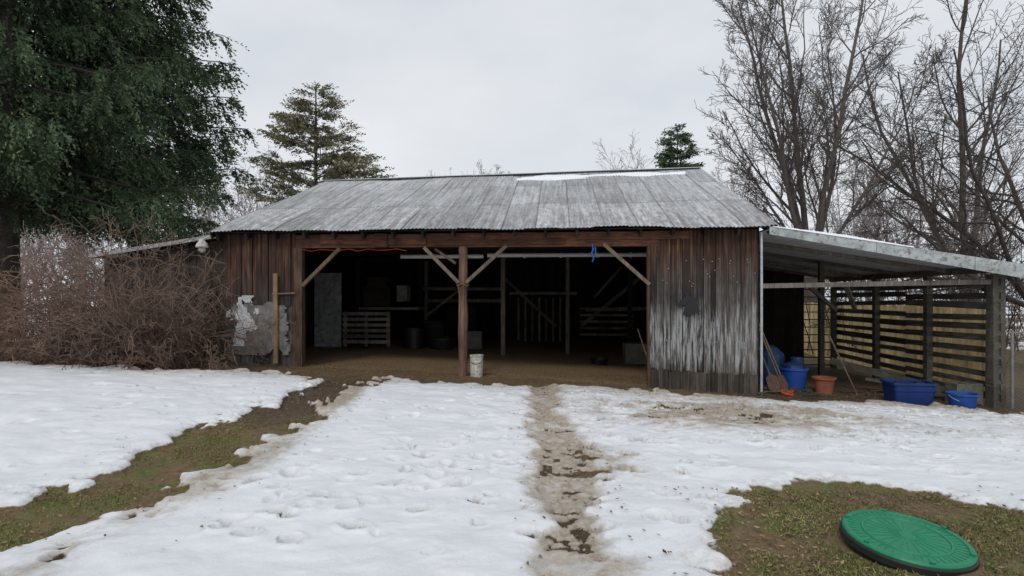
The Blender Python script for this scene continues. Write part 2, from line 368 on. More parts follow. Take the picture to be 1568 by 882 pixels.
px=np.concatenate([rng.uniform(-8,9,26000),rng.uniform(.0,.95,2600),rng.uniform(-4.,-2.0,2600),rng.uniform(1.2,4,2200)]);py=np.concatenate([rng.uniform(9.3,12.5,26000),rng.uniform(3,10,2600),rng.uniform(3.3,10,2600),rng.uniform(2.8,4.6,2200)])
_,i,j=hgt(px,py);k=((snow[i,j]<.5)|(rng.random(len(px))<.10))&((px-LX)**2+(py-LY)**2>.17)
scatter('leaf_litter',foliage('dead_leaves',(.05,.032,.02),(.34,.235,.14)),px[k],py[k],.032,.008,.12)
# ------------------------------------------------------------ barn
barn=empty('wooden_barn')
EZ=2.97;RV=5.7
def rz(u,v):
    rd=5.17+.19*u/11.17
    return EZ+(rd-EZ)*(v/RV if v<=RV else (2*RV-v)/RV)
def corr_sheet(name,u0,u1,v0,v1,zf,parent,mat,pitch=.076,amp=.007,rows=12,vary=True,thick=0):
    nu=int((u1-u0)/pitch*6);us=np.linspace(u0,u1,nu);vs_=np.linspace(v0,v1,rows)
    vs=[];uvs=[]
    for jj,v in enumerate(vs_):
        for uu in us:
            sheet=int((uu+20)/.66);rs=((sheet*7919)%13)/13.
            vv=v
            if jj==0 and vary: vv=v-.06*rs+.015*math.sin(uu*3)
            z=zf(uu,vv)+amp*math.sin(2*math.pi*uu/pitch)+.016*math.sin(uu*1.7+v*1.3)*(1 if vary else 0)+(.014*rs if vary else 0)
            if jj==0 and vary: z-=.03*((sheet*31)%7)/7
            vs.append(tuple(L(uu,vv,z)));uvs.append((uu,abs(v-v0)*1.08))
    idx=np.arange(rows*nu).reshape(rows,nu)
    q=np.stack([idx[:-1,:-1],idx[:-1,1:],idx[1:,1:],idx[1:,:-1]],-1).reshape(-1,4)
    o=npmesh(name,np.array(vs),q,mat,smooth=True,parent=parent)
    uv=o.data.uv_layers.new(name='UVMap');li=np.empty(len(o.data.loops),dtype=np.int32);o.data.loops.foreach_get('vertex_index',li)
    uv.data.foreach_set('uv',np.array(uvs,dtype=np.float32)[li].ravel());return o
corr_sheet('roof_front',0,11.17,0,RV+.03,rz,barn,m_roof)
corr_sheet('roof_back',0,11.17,RV-.03,2*RV,lambda u,v:rz(u,v)-.004,barn,m_roof,rows=4,vary=False)
mb=MB()
for a in range(5):
    u0=a*2.234;u1=u0+2.25;k=.006*(a%2)
    for sgn in (-1,1):
        mb.add([L(u0,RV,rz(u0,RV)+.035+k),L(u1,RV,rz(u1,RV)+.035+k),L(u1,RV+sgn*.16,rz(u1,RV)-.02+k),L(u0,RV+sgn*.16,rz(u0,RV)-.02+k)],[(0,1,2,3)])
mb.obj('ridge_cap',m_galv,barn)
mb=MB()
for v0,v1 in((.05,RV),(RV,2*RV-.05)):
    for s_ in range(16):
        a=.04+11.09*s_/16;b_=.04+11.09*(s_+1)/16-.001
        vs=[L(u,v,rz(u,v)-dz) for dz in(.05,.07) for u,v in((a,v0),(b_,v0),(b_,v1),(a,v1))]
        mb.add(vs,[(0,1,2,3),(7,6,5,4),(0,4,5,1),(1,5,6,2),(2,6,7,3),(3,7,4,0)])
mb.obj('roof_deck',m_darkx,barn)
mb=MB()
for i in range(19):
    u=.1+i*.61
    for v0,v1 in((.07,RV-.02),(RV+.02,11.3)):
        beam(mb,L(u,v0,rz(u,v0)-.155),L(u,v1,rz(u,v1)-.155),.05,.14)
mb.obj('rafters',m_dark,barn)
mb=MB()
for u in(.0,11.15):
    for v0,v1 in((0.02,RV),(RV,11.38)):
        beam(mb,L(u,v0,rz(u,v0)-.10),L(u,v1,rz(u,v1)-.10),.03,.14)
mb.obj('verge_boards',m_darkx,barn)
us=np.arange(5.9,10.6,.03);vs_=np.arange(4.35,5.6,.03);UU,VV=np.meshgrid(us,vs_)
msk=.30-np.abs((VV-4.98-.02*(UU-8))/.30)*.36-.25*np.maximum(0,np.abs(UU-8.2)-1.4)+.30*fbm(UU*.6,VV*2,5,2.5)-.06
zz=np.array([[rz(a,b) for a in us] for b in vs_])+.018+.035*ss(0,.15,msk)-.03*(msk<0)
P=np.stack([O.x+U.x*UU+V.x*VV,O.y+U.y*UU+V.y*VV,zz],-1).reshape(-1,3);idx=np.arange(UU.size).reshape(UU.shape)
q=np.stack([idx[:-1,:-1],idx[:-1,1:],idx[1:,1:],idx[1:,:-1]],-1).reshape(-1,4)
q=q[(msk.ravel()[q].max(1)>-.02)]
npmesh('roof_snow',P,q,m_snow,smooth=True,parent=barn)
def gl(u,v):
    p=L(u,v,0);return float(gz(p.x,p.y))
def boards(mb,u0,u1,v,zb,zt,w=.14,th=.022,gap=.006,j=.012,axis='u'):
    u=u0
    while u<u1-.02:
        ww=min(w*random.uniform(.75,1.2),u1-u);t=zt(u) if callable(zt) else zt;b_=zb(u) if callable(zb) else zb
        o=random.uniform(-j,j)
        if axis=='u': lbox(mb,u,u+ww-gap,v+o,v+o+th,b_+random.uniform(-.03,.03),t,j=.002)
        else: lbox(mb,v+o,v+o+th,u,u+ww-gap,b_,t,j=.002)
        u+=ww
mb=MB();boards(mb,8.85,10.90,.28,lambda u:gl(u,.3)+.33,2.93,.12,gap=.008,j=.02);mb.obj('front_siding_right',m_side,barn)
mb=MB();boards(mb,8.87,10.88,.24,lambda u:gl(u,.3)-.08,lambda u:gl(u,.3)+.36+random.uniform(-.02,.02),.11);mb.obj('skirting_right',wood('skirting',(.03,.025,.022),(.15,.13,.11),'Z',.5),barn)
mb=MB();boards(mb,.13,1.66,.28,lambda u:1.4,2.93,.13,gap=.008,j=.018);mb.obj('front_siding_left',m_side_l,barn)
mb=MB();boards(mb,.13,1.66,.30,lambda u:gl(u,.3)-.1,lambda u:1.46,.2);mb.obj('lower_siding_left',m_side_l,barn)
mb=MB()
pu=np.linspace(.3,1.6,34);pz=np.linspace(.42,1.52,30)
for a in range(33):
    for c in range(29):
        e=fbm(np.array(pu[a]*2.),np.array(pz[c]*2.),4,2.)
        ed=min(pu[a]-.3,1.6-pu[a],pz[c]-.42,1.52-pz[c])
        if ed+.3*float(e)<.02: continue
        lbox(mb,pu[a],pu[a+1],.243+.003*random.random(),.285,pz[c],pz[c+1],.5)
mb.obj('plaster_panel',m_conc,barn)
mb=MB()
pu=np.linspace(.2,.95,28);pz=np.linspace(.6,1.65,36)
for a in range(27):
    for c in range(35):
        e=float(fbm(np.array(pu[a]*3.),np.array(pz[c]*2.),4,2.))
        if .22-abs(pu[a]-.50-.15*(pz[c]-1.2))+.5*e-.25*max(0,abs(pz[c]-1.2)-.3)>.05: lbox(mb,pu[a],pu[a+1],.232,.241,pz[c],pz[c+1],.5)
mb.obj('peeling_paint_patch',simple('flaking_white',(.5,.51,.52),.8,.2,9,dirt=(.2,.18,.16)),barn)
mb=MB();beam(mb,L(1.28,.2,.26),L(1.27,.2,2.1),.09,.03);beam(mb,L(1.2,.215,1.68),L(1.68,.215,1.7),.02,.025);mb.obj('tan_batten',m_tan,barn)
mb=MB()
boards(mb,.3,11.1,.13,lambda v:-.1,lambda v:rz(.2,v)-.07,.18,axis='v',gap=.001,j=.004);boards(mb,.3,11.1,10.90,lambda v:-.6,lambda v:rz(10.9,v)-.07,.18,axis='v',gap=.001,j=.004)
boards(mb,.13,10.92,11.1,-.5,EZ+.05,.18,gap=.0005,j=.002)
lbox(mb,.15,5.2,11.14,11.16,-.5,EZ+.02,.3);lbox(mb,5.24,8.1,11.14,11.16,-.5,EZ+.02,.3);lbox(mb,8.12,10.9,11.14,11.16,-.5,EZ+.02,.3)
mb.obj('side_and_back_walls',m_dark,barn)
mb=MB()
beam(mb,L(1.66,.36,2.76),L(5.2,.36,2.765),.16,.27,.6);beam(mb,L(5.2,.362,2.765),L(9.0,.362,2.755),.16,.28,.9)
beam(mb,L(.13,.36,2.80),L(1.66,.36,2.80),.1,.22,.1)
beam(mb,L(7.4,.262,2.83),L(9.6,.262,2.82),.03,.15,1.)
beam(mb,L(2.2,.262,2.80),L(4.4,.262,2.78),.03,.2,.7)
beam(mb,L(4.5,.264,2.70),L(7.2,.264,2.72),.03,.10,.2)
lbox(mb,3.35,3.62,.2,.262,2.62,2.9,.1,j=.01)
mb.obj('header_beam',m_beam,barn)
mb=MB()
def rpost(u,v,w,z0,z1,r=.5):
    n=9;pts=[];
    for i in range(n):
        t=i/(n-1);pts.append(L(u+random.uniform(-.014,.014),v,z0+(z1-z0)*t))
    tube(mb,pts,[w/2*random.uniform(.88,1.12) for _ in range(n)],9,r)
rpost(5.13,.36,.185,-.15,2.63,.8)
lbox(mb,1.62,1.80,.27,.43,.05,2.64,.2,j=.01);lbox(mb,8.80,8.90,.30,.44,-.3,2.64,.3,j=.01)
mb.obj('front_posts',m_post,barn)
mb=MB()
def br(x0,z0,x1,z1,v=.3,w=.068): beam(mb,L(x0,v,z0),L(x1,v,z1),w,w)
br(2.6,2.62,1.80,1.85);br(4.35,2.62,5.06,1.90);br(4.55,2.60,4.98,2.30,.42,.05);br(6.02,2.64,5.2,1.90);br(7.95,2.66,8.84,1.86)
mb.obj('knee_braces',m_brace,barn)
mb=MB();tube(mb,[L(5.13+.12*math.cos(a),.36+.12*math.sin(a),1.86+.02*math.sin(3*a)) for a in np.linspace(0,6.28,14)],.014,5)
tube(mb,[L(5.05,.24,1.86),L(5.1,.24,1.6),L(5.08,.24,1.3)],.008,5)
mb.obj('rope_wrap',m_tan,barn)
mb=MB()
for u,v in((2.6,7),(9.2,6),(1.0,5.7)): beam(mb,L(u,v,-.2),L(u,v,2.8 if v<6 else 3.2),.13,.13)
for v in(2.4,5.0,7.6,10.2): beam(mb,L(.2,v,2.9),L(10.85,v,2.9),.1,.14)
beam(mb,L(2,1.4,2.72),L(9.2,1.4,2.72),.08,.1)
mb.obj('interior_beams',m_dark,barn)
mb=MB()
beam(mb,L(5.26,8.2,2.24),L(7.0,8.2,.62),.1,.1);beam(mb,L(7.85,8.2,.65),L(9.8,8.2,2.26),.12,.12);beam(mb,L(5.4,8.1,1.75),L(7.7,8.1,1.75),.08,.1)
beam(mb,L(7.35,6.2,-.2),L(7.35,6.2,2.9),.11,.11);beam(mb,L(5.5,5.,-.1),L(5.5,5.,2.9),.12,.12);beam(mb,L(8.0,8,1.2),L(10.6,8,1.25),.06,.12);beam(mb,L(2.5,8,1.5),L(5.2,8,1.5),.06,.12)
for i in range(7): beam(mb,L(5.7+i*.24,8.4,0.1),L(5.7+i*.24,8.4,1.6),.07,.02)
for i in range(5): beam(mb,L(7.8,8.3,.35+i*.22),L(9.6,8.3,.35+i*.22),.02,.08)
beam(mb,L(8.1,5.5,1.6),L(8.9,5.5,2.5),.06,.06)
beam(mb,L(2.8,7,-.1),L(2.8,7,2.8),.1,.1);beam(mb,L(3.9,7.,-.1),L(3.9,7.,2.8),.09,.09);beam(mb,L(2.7,6.9,1.9),L(5.4,6.9,1.88),.06,.1);beam(mb,L(2.8,6.9,1.0),L(3.9,6.9,1.85),.05,.08)
mb.obj('interior_braces',m_inner,barn)
mb=MB()
tube(mb,[L(3.1,3,2.64),L(5.2,3,2.635)],.05,10);tube(mb,[L(5.3,3,2.66),L(9.5,3,2.65)],.05,10)
for u in(3.9,4.6,6.2,7.1,8.0,8.8): tube(mb,[L(u,3,2.65),L(u+.06,3,2.65)],.062,10)
mb.obj('white_stored_pipe',m_pvc,barn)
mb=MB();lbox(mb,.25,1.02,4.3,4.34,.22,2.3,j=.005)
for z in(.3,1.2,2.1): lbox(mb,.27,1.0,4.275,4.298,z,z+.1)
for u in(.27,.9): lbox(mb,u,u+.1,4.275,4.298,.4,2.08)
mb.obj('stored_door',m_door,barn)
mb=MB()
for i in range(6): lbox(mb,1.1,2.45,4.2,4.225,.34+i*.155,.34+i*.155+.09,j=.005)
for u in(1.12,1.72,2.34): lbox(mb,u,u+.09,4.228,4.27,.25,1.22)
mb.obj('pallet_gate',m_inner,barn)
mb=MB();lbox(mb,2.35,2.65,5.2,5.6,1.5,1.95,j=.02);lbox(mb,1.2,3,5.2,6,1.25,1.32)
lbox(mb,4.1,4.7,6.2,6.6,.0,.55,j=.02);lbox(mb,8.9,9.6,4.5,5.1,-.2,.35,j=.03);lbox(mb,9.7,10.4,5.5,6,-.2,.8,j=.03)
mb.obj('stored_boxes',simple('shelf_grey',(.13,.125,.115),.8,.4,4),barn)
mb=MB();lbox(mb,1.3,2.1,5.3,5.9,1.35,1.9,j=.02);lbox(mb,1.4,2.0,5.3,5.9,1.92,2.2,j=.03);lbox(mb,3.0,3.6,5.8,6.4,.0,.9,j=.02);lbox(mb,3.3,4.3,7.8,8.4,.0,1.3,j=.03)
mb.obj('shelf_crates',m_darkx,barn)
mb=MB()
pr=[(-.17,-.20),(-.10,-.02),(-.16,.02),(-.24,-.05),(-.29,.0),(-.22,.11),(-.12,.19),(-.07,.27),(-.03,.2),(.08,.2),(.17,.12),(.22,0),(.20,-.08),(.25,-.13),(.14,-.13),(.05,-.2)]
cx,cz=9.60,1.45
f=[L(cx+a*.8,.225,cz+b*.9) for a,b in pr];bk=[L(cx+a*.8,.25,cz+b*.9) for a,b in pr];n=len(pr)
mb.add(f+bk,[tuple(range(n)),tuple(range(2*n-1,n-1,-1))]+[(i,(i+1)%n,n+(i+1)%n,n+i) for i in range(n)])
mb.obj('horse_head_plaque',m_black,barn)
mb=MB();tube(mb,[L(10.93,.2,-.3),L(10.93,.2,2.85)],.025,8);mb.obj('corner_downpipe',m_galv,barn)
mb=MB()
for i in range(30):
    z=random.choice([2.32,2.1,1.9,1.0,.7])
    u=8.93+random.random()*1.9
    c=L(u,.25,z+random.gauss(0,.05));lathe(mb,c,[(.005,-.008),(.010,-.004),(.010,.004),(.005,.008)],6)
mb.obj('nail_heads',m_nail,barn)
mb=MB();pts=[L(7.72,.2,2.66),L(7.74,.2,2.55),L(7.70,.2,2.45),L(7.75,.2,2.38),L(7.72,.2,2.3)];tube(mb,pts,[.01,.022,.016,.022,.01],6);tube(mb,[L(7.78,.2,2.6),L(7.79,.2,2.42)],.015,6);mb.obj('blue_halter',m_blue,barn)
mb=MB()
pts=[L(1.8+i*.2,.25,2.60-.05*math.sin(i*1.3)**2) for i in range(12)];tube(mb,pts,.004,4)
mb.obj('orange_cord',m_orange,barn)
yl=MB();tube(yl,[L(.1,.3,2.85),L(-.05,.1,2.87),L(-.15,0,2.8)],.018,6)
c=L(-.16,-.03,2.62);lathe(yl,c,[(.11,0),(.12,.02),(.10,.08),(.06,.13),(.05,.18)],16)
lathe(yl,c,[(.03,-.10),(.06,-.07),(.07,-.03),(.06,-.001)],12)
yl.obj('yard_light',m_white,barn)
mb=MB()
tube(mb,[L(.1-i*.6,.1-.05*i,2.75-.14*i-.05*math.sin(i/8*3.14)) for i in range(9)],.008,4)
mb.obj('loose_wire',m_black,barn)
# right lean-to
def lz(u): return 2.90-(u-11.0)*(2.90-2.12)/4.78
corr_sheet('leanto_roof',11.0,15.78,0.02,6.8,lambda u,v:lz(u)+.02,barn,m_roof,rows=5,vary=False)
mb=MB();nr_=24
for i in range(nr_):
    u0=11+4.75*i/nr_;u1=11+4.75*(i+1)/nr_-.01
    mb.add([L(u0,.05,lz(u0)-.01),L(u1,.05,lz(u1)-.01),L(u1,6.75,lz(u1)-.01),L(u0,6.75,lz(u0)-.01)],[(3,2,1,0)])
mb.obj('leanto_ceiling',m_under,barn)
mb=MB()
def fb(u0,u1):
    h0=.13+.12*(u0-11)/4.78;h1=.13+.12*(u1-11)/4.78
    vs=[L(u,v,z) for v in(-.03,.0) for u,z in((u0,lz(u0)+.02-h0),(u1,lz(u1)+.02-h1),(u1,lz(u1)+.035),(u0,lz(u0)+.035))]
    mb.add(vs,[(0,1,2,3),(7,6,5,4),(0,4,5,1),(1,5,6,2),(2,6,7,3),(3,7,4,0)])
for a,b_ in((11.0,12.9),(12.91,14.6),(14.61,15.8)): fb(a,b_)
mb.obj('leanto_fascia',m_fascia,barn)
mb=MB();us=np.arange(11.05,13.6,.05);vs=[]
for u in us:
    t=1-abs((u-12.3)/1.3);h=.012+.03*max(0,t)+.01*random.random()
    for v,dz in((-.045,0.036),(-.04,.036+h),(.25,.036+h),(.3,.03)): vs.append(L(u,v,lz(u)+dz))
mb.add(vs,[(i*4+k,(i+1)*4+k,(i+1)*4+k+1,i*4+k+1) for i in range(len(us)-1) for k in range(3)])
mb.obj('leanto_snow',m_snow,barn,True)
mb=MB()
for v in(1.6,3.2,4.8,6.3): beam(mb,L(11.0,v,lz(11)-.06),L(15.5,v,lz(15.5)-.06),.05,.08)
beam(mb,L(10.95,.36,1.83),L(15.2,.36,1.90),.06,.09);
beam(mb,L(15.2,.3,lz(15.2)-.08),L(15.2,6.6,lz(15.2)-.08),.1,.12)
mb.obj('leanto_rafters',m_inner,barn)
mb=MB()
lbox(mb,15.15,15.38,.3,.48,-.6,2.05,.5,j=.015)
for v in(2.2,4.2,6.4): beam(mb,L(15.2,v,-.6),L(15.2,v,2.1),.13,.13)
for u in(13.3,): beam(mb,L(u,3.,-.5),L(u,3.,lz(u)-.05),.11,.11)
beam(mb,L(13.0,2.9,1.85),L(13.6,2.9,1.3),.08,.08);beam(mb,L(12.6,.45,1.85),L(13.3,1.5,1.35),.07,.07);beam(mb,L(13.5,1.5,-.1),L(15.2,.8,-.35),.16,.05);beam(mb,L(12.9,1.7,.25),L(15.0,1.3,-.3),.05,.14)
mb.obj('leanto_posts',m_slat,barn)
mb=MB()
z=-.28
while z<1.95:
    for a,b_ in((.25,3.1),(3.1,6.5)):
        dz=random.gauss(0,.025)
        beam(mb,L(15.27,a,z+dz),L(15.27,b_,z+random.gauss(0,.025)),.025,random.uniform(.10,.145))
    z+=.215
mb.obj('slatted_wall',m_slat,barn)
mb=MB();boards(mb,11.0,14.4,6.5,-.7,lambda u:lz(u)-.04,.17,gap=.001,j=.003)
z=-.4
while z<2.0:
    beam(mb,L(14.4,6.5,z),L(15.2,6.5,z),.12,.025);z+=.225
mb.obj('leanto_back_wall',m_dark,barn)
# left lean-to
def lz2(u): return 2.93+(u)*.145
corr_sheet('left_leanto_roof',-3.15,.0,.45,7,lambda u,v:lz2(u)+.03+.02*v,barn,m_roof,rows=5,vary=False)
mb=MB()
mb.add([L(u,v,lz2(u)) for u,v in((-3.12,.5),(0,.5),(0,7),(-3.12,7))],[(3,2,1,0)])
boards(mb,-3.0,.1,.8,lambda u:-.05,lambda u:lz2(u)-.02,.17)
boards(mb,.8,6.9,-3.0,lambda v:-.05,lambda v:lz2(-3)-.02,.17,axis='v')
boards(mb,-3.0,.1,6.9,lambda u:-.05,lambda u:lz2(u)-.02,.17)
mb.obj('left_leanto_walls',wood('leanto_wood',(.025,.021,.018),(.13,.105,.085),'Z',.5),barn)
mb=MB();beam(mb,L(-3.16,.43,lz2(-3.12)-.0),L(0.0,.43,lz2(0.0)-.0),.03,.08);mb.obj('left_leanto_fascia',simple('weathered_edge',(.30,.30,.30),.8,.4,5),barn)
# fences
fe=empty('plank_fence');mbf=MB();v=2.8
while v<12.5:
    w=random.uniform(.10,.15);t=1.40+random.uniform(-.03,.03);lbox(mbf,16.9,16.92,v,v+w-.008,-.7,t,j=.003);v+=w
mbf.obj('planks',m_fence,fe)
mbf=MB()
for z in(.1,1.15): lbox(mbf,16.93,16.97,2.8,12.4,z,z+.08)
mbf.obj('rails',m_fence,fe)
cf=MB()
a0=L(15.45,.35,0);d0=U*3.6
for t in(0.02,.5,1): 
    p=a0+d0*t;tube(cf,[p+Vector((0,0,-.6)),p+Vector((0,0,1.0))],.025,8)
tube(cf,[a0+Vector((0,0,.95)),a0+d0+Vector((0,0,.95))],.018,6)
for i in range(-26,62):
    for sg in(1,-1):
        x0=i*.07
        xa,xb=x0,x0+1.45
        za,zb=(-.5,.95) if sg>0 else (.95,-.5)
        if xa<0: za+= (zb-za)*(0-xa)/1.45; xa=0
        if xb>3.6: zb=za+(zb-za)*(3.6-xa)/(xb-xa) if xb>xa else zb; xb=3.6
        if xb-xa<.02: continue
        tube(cf,[a0+U*xa+Vector((0,0,za)),a0+U*xb+Vector((0,0,zb))],.0022,3,cap=False)
cf.obj('chain_link_fence',m_wire)
# ------------------------------------------------------------ props
def G(x,y): return float(hgt(np.array([x]),np.array([y]))[0][0])
def tub(name,x,y,rb,rt,h,mat,n=32,sx=1,sy=1,rot=0,p=None,rim=.02,th=.008):
    mb=MB();z=G(x,y)-.01
    lathe(mb,(x,y,z),[(rb*.96,0),(rb,.01),(rb+(rt-rb)*.9,h*.88),(rt+rim,h*.9),(rt+rim,h),(rt-th,h),(rb-th,.02)],n,.5,sx,sy,rot)
    return mb.obj(name,mat,p)
tub('blue_tub',5.88,11.6,.21,.27,.48,m_blue)
mb=MB();z=G(5.88,11.6);lathe(mb,(5.85,11.55,z+.40),[(.16,0),(.2,.04),(.19,.12),(.1,.18),(.02,.2)],14);lathe(mb,(5.98,11.65,z+.45),[(.12,0),(.13,.2),(.12,.22)],12)
lathe(mb,(5.6,12.0,z),[(.25,0),(.28,.2),(.26,.7),(.12,.85),(.03,.9)],14)
mb.obj('feed_sacks',m_blued)
tub('terracotta_pot',6.32,11.25,.15,.20,.34,m_terra,rim=.025)
bk=empty('blue_bucket');tub('shell',8.15,10.05,.18,.23,.31,m_blue,p=bk)
mb=MB();z=G(8.15,10.05)+.27;tube(mb,[(8.15+.25*math.cos(a),10.05-.17*math.sin(a),z-.12*math.sin(a)) for a in np.linspace(0,3.14,12)],.006,5);mb.obj('handle',m_galv,bk)
tt=empty('storage_tote');mb=MB()
def rrect(w,d,r,n=4):
    o=[]
    for cx,cy,a0_ in((w-r,d-r,0),(-w+r,d-r,90),(-w+r,-d+r,180),(w-r,-d+r,270)):
        for k in range(n+1):
            a=math.radians(a0_+90*k/n);o.append((cx+r*math.cos(a),cy+r*math.sin(a)))
    return o
tx,ty=7.46,10.45;tz=G(tx,ty)-.01
def rr_stack(mb,prof,c,rot):
    rings=[];
    for s,z,wd in prof:
        for a,b_ in rrect(.36*s+wd,.24*s+wd,.05): rings.append((c[0]+a*math.cos(rot)-b_*math.sin(rot),c[1]+a*math.sin(rot)+b_*math.cos(rot),c[2]+z))
    n=20;fs=[(i*n+k,i*n+(k+1)%n,(i+1)*n+(k+1)%n,(i+1)*n+k) for i in range(len(prof)-1) for k in range(n)]
    fs+=[tuple(range(n-1,-1,-1)),tuple((len(prof)-1)*n+k for k in range(n))]
    mb.add(rings,fs,.5)
rr_stack(mb,[(.88,0,0),(.9,.02,0),(.97,.26,0),(.97,.27,.012),(.98,.30,.012),(.98,.31,0),(1,.38,0),(1,.39,.03),(1,.43,.03),(1,.43,-.01),(.9,.05,-.01)],(tx,ty,tz),-.12)
mb.obj('bin',simple('tote_blue',(.008,.03,.14),.4,.2,7),tt)
mb=MB()
for k in(-.2,.2): lathe(mb,(tx+k,ty,tz+.3),[(.1,0),(.13,.05),(.08,.12)],10)
mb.obj('contents',m_black,tt)
mb=MB();bx,by=8.75,10.75;bz=G(bx,by)
for a,b_,c,d in((-.25,.25,-.15,-.11),(-.25,.25,.11,.15),(-.25,-.2,-.11,.11),(.2,.25,-.11,.11),(-.025,.025,-.11,.11)):
    for zz0 in(0,.205):
        vs=[(bx+x_,by+y_,bz+zz_+zz0) for zz_ in(0,.2) for x_,y_ in((a,c),(b_,c),(b_,d),(a,d))]
        mb.add(vs,[(3,2,1,0),(4,5,6,7),(0,1,5,4),(1,2,6,5),(2,3,7,6),(3,0,4,7)],.5)
mb.obj('concrete_blocks',simple('mossy_concrete',(.13,.125,.10),.95,.4,8,dirt=(.06,.07,.03)))
wb=empty('old_bucket');mb=MB();x_,y_=-.72,11.25;z=G(x_,y_)-.01
lathe(mb,(x_,y_,z),[(.125,0),(.125,.08),(.132,.085),(.132,.1),(.128,.105),(.13,.3),(.14,.31),(.14,.33),(.132,.335),(.133,.42),(.142,.43),(.142,.45),(.125,.45),(.115,.1)],24)
mb.obj('shell',m_white,wb);mb=MB();tube(mb,[(x_+.14*math.cos(a),y_-.14*math.sin(a),z+.4-.12*math.sin(a)) for a in np.linspace(0,3.14,12)],.004,5);mb.obj('handle',m_rust,wb)
def tool(name,b,t,kind):
    e=empty(name);mb=MB();tube(mb,[b,t],.016,7);mb.obj('shaft',m_brace,e)
    b=Vector(b);t=Vector(t);d=(t-b).normalized();s=d.cross(Vector((0,1,0))).normalized();mb=MB()
    if kind=='shovel':
        n=d.cross(s)
        pr=[(-.1,.24),(-.12,.05),(-.08,-.05),(0,-.1),(.08,-.05),(.12,.05),(.1,.24),(.02,.3),(-.02,.3)]
        f=[b+s*a+d*c+n*(.02-abs(a)*.25) for a,c in pr];k=[p+n*.006 for p in f];m_=len(pr)
        mb.add(f+k,[tuple(range(m_)),tuple(range(2*m_-1,m_-1,-1))]+[(i,(i+1)%m_,m_+(i+1)%m_,m_+i) for i in range(m_)])
    else:
        beam(mb,b-s*.2,b+s*.2,.03,.025)
        for i in range(9): tube(mb,[b+s*(-.19+i*.0475),b+s*(-.19+i*.0475)-d*.07+Vector((0,-.03,0))],.005,4)
    mb.obj('head',m_rust,e)
def gp(x,y,dz=0.): return (x,y,G(x,y)+dz)
tool('shovel',gp(5.35,10.95,.1),(4.88,10.98,1.0),'shovel')
tool('garden_rake',gp(5.5,11.1,.05),(4.95,11.2,1.15),'rake')
tool('spade',gp(5.15,10.85,.1),(4.86,11.2,.9),'shovel')
tool('hoe_rake',gp(6.75,10.85,.05),(6.45,11.3,.85),'rake')
tool('pitchfork',gp(3.05,11.9,.05),(2.85,12.6,.9),'rake')
mb=MB()
for k in range(5):
    tube(mb,[(5.32+.09*math.cos(a)*(1+.1*k),10.72+.09*math.sin(a),G(5.3,10.7)+.03+.012*k+.03*math.sin(a*2+k)) for a in np.linspace(0,6.28,14)],.009,5)
mb.obj('orange_cord_coil',m_orange)
mb=MB()
for i in range(34):
    x=random.uniform(4.6,9.2);y=random.uniform(10.2,11.9);a=random.gauss(0,.5);l=random.uniform(.15,.6)
    z=G(x,y)+.03;beam(mb,(x,y,z),(x+l*math.cos(a),y+l*math.sin(a),z+random.uniform(0,.05)),.05,.02)
mb.obj('wood_scraps',m_slat)
tub('feed_barrel',-2.9,16.4,.28,.3,.6,m_black);tub('rubber_trough',-2.1,16.6,.35,.42,.35,m_black)
tub('rubber_pan',2.3,14.6,.2,.24,.15,m_black)
# septic lid, slightly tilted on its mound
sl=empty('septic_lid');k_=LR/.44
sl.location=(LX,LY,.105);sl.rotation_euler=(math.radians(5.5),math.radians(1.5),0)
mb=MB();lathe(mb,(0,0,0),[(.43*k_,-.055),(.445*k_,-.035),(.44*k_,.0),(.43*k_,.008)],64);mb.obj('black_rim',m_black,sl)
mb=MB();lathe(mb,(0,0,.004),[(r*k_,z) for r,z in[(.425,-.01),(.428,.012),(.418,.022),(.385,.024),(.38,.017),(.30,.019),(.295,.026),(.28,.026),(.275,.019),(.06,.022),(.05,.03),(.01,.03)]],64)
for k in range(24):
    a=2*math.pi*k/24;d=Vector((math.cos(a),math.sin(a),0))*k_;beam(mb,Vector((0,0,.025))+d*.07,Vector((0,0,.022))+d*.272,.008,.006)
for k in range(48):
    a=2*math.pi*(k+.5)/48;d=Vector((math.cos(a),math.sin(a),0))*k_;beam(mb,Vector((0,0,.022))+d*.30,Vector((0,0,.022))+d*.378,.006,.005)
for k in range(6):
    a=2*math.pi*k/6+.3;lathe(mb,(.402*k_*math.cos(a),.402*k_*math.sin(a),.026),[(.014,0),(.014,.012),(.006,.014)],8)
mb.obj('lid',m_lid,sl)
# ------------------------------------------------------------ vegetation
def grow(mb,p,d,Ln,r,lv,P,rmin):
    n=max(2,int(P['n'][lv]));pts=[p.copy()];rs=[r];ds=[d.copy()]
    for i in range(n):
        w=P['wig'][lv]
        d=(d+Vector((random.gauss(0,w),random.gauss(0,w),random.gauss(0,w)+P['up'][lv]))).normalized()
        p=p+d*(Ln/n);pts.append(p.copy());ds.append(d.copy());rs.append(max(rmin,r*(1-.72*(i+1)/n)))
    tube(mb,pts,rs,P['s'][lv],cap=False)
    if lv+1<len(P['n']):
        for c in range(P['c'][lv]):
            t=P['st'][lv]+(1-P['st'][lv])*(c+random.random())/P['c'][lv]
            k=min(n-1,int(t*n));f=t*n-k;q=pts[k].lerp(pts[k+1],min(1,f));dd=ds[k+1]
            ax=Vector((random.gauss(0,1),random.gauss(0,1),random.gauss(0,1))).cross(dd).normalized()
            ang=math.radians(random.uniform(*P['ang'][lv]));nd=(dd*math.cos(ang)+ax*math.sin(ang)).normalized()
            grow(mb,q,nd,Ln*P['lr'][lv]*random.uniform(.6,1.2)*(1-.45*t),max(rmin,(r*(1-.72*t))*.55),lv+1,P,rmin)
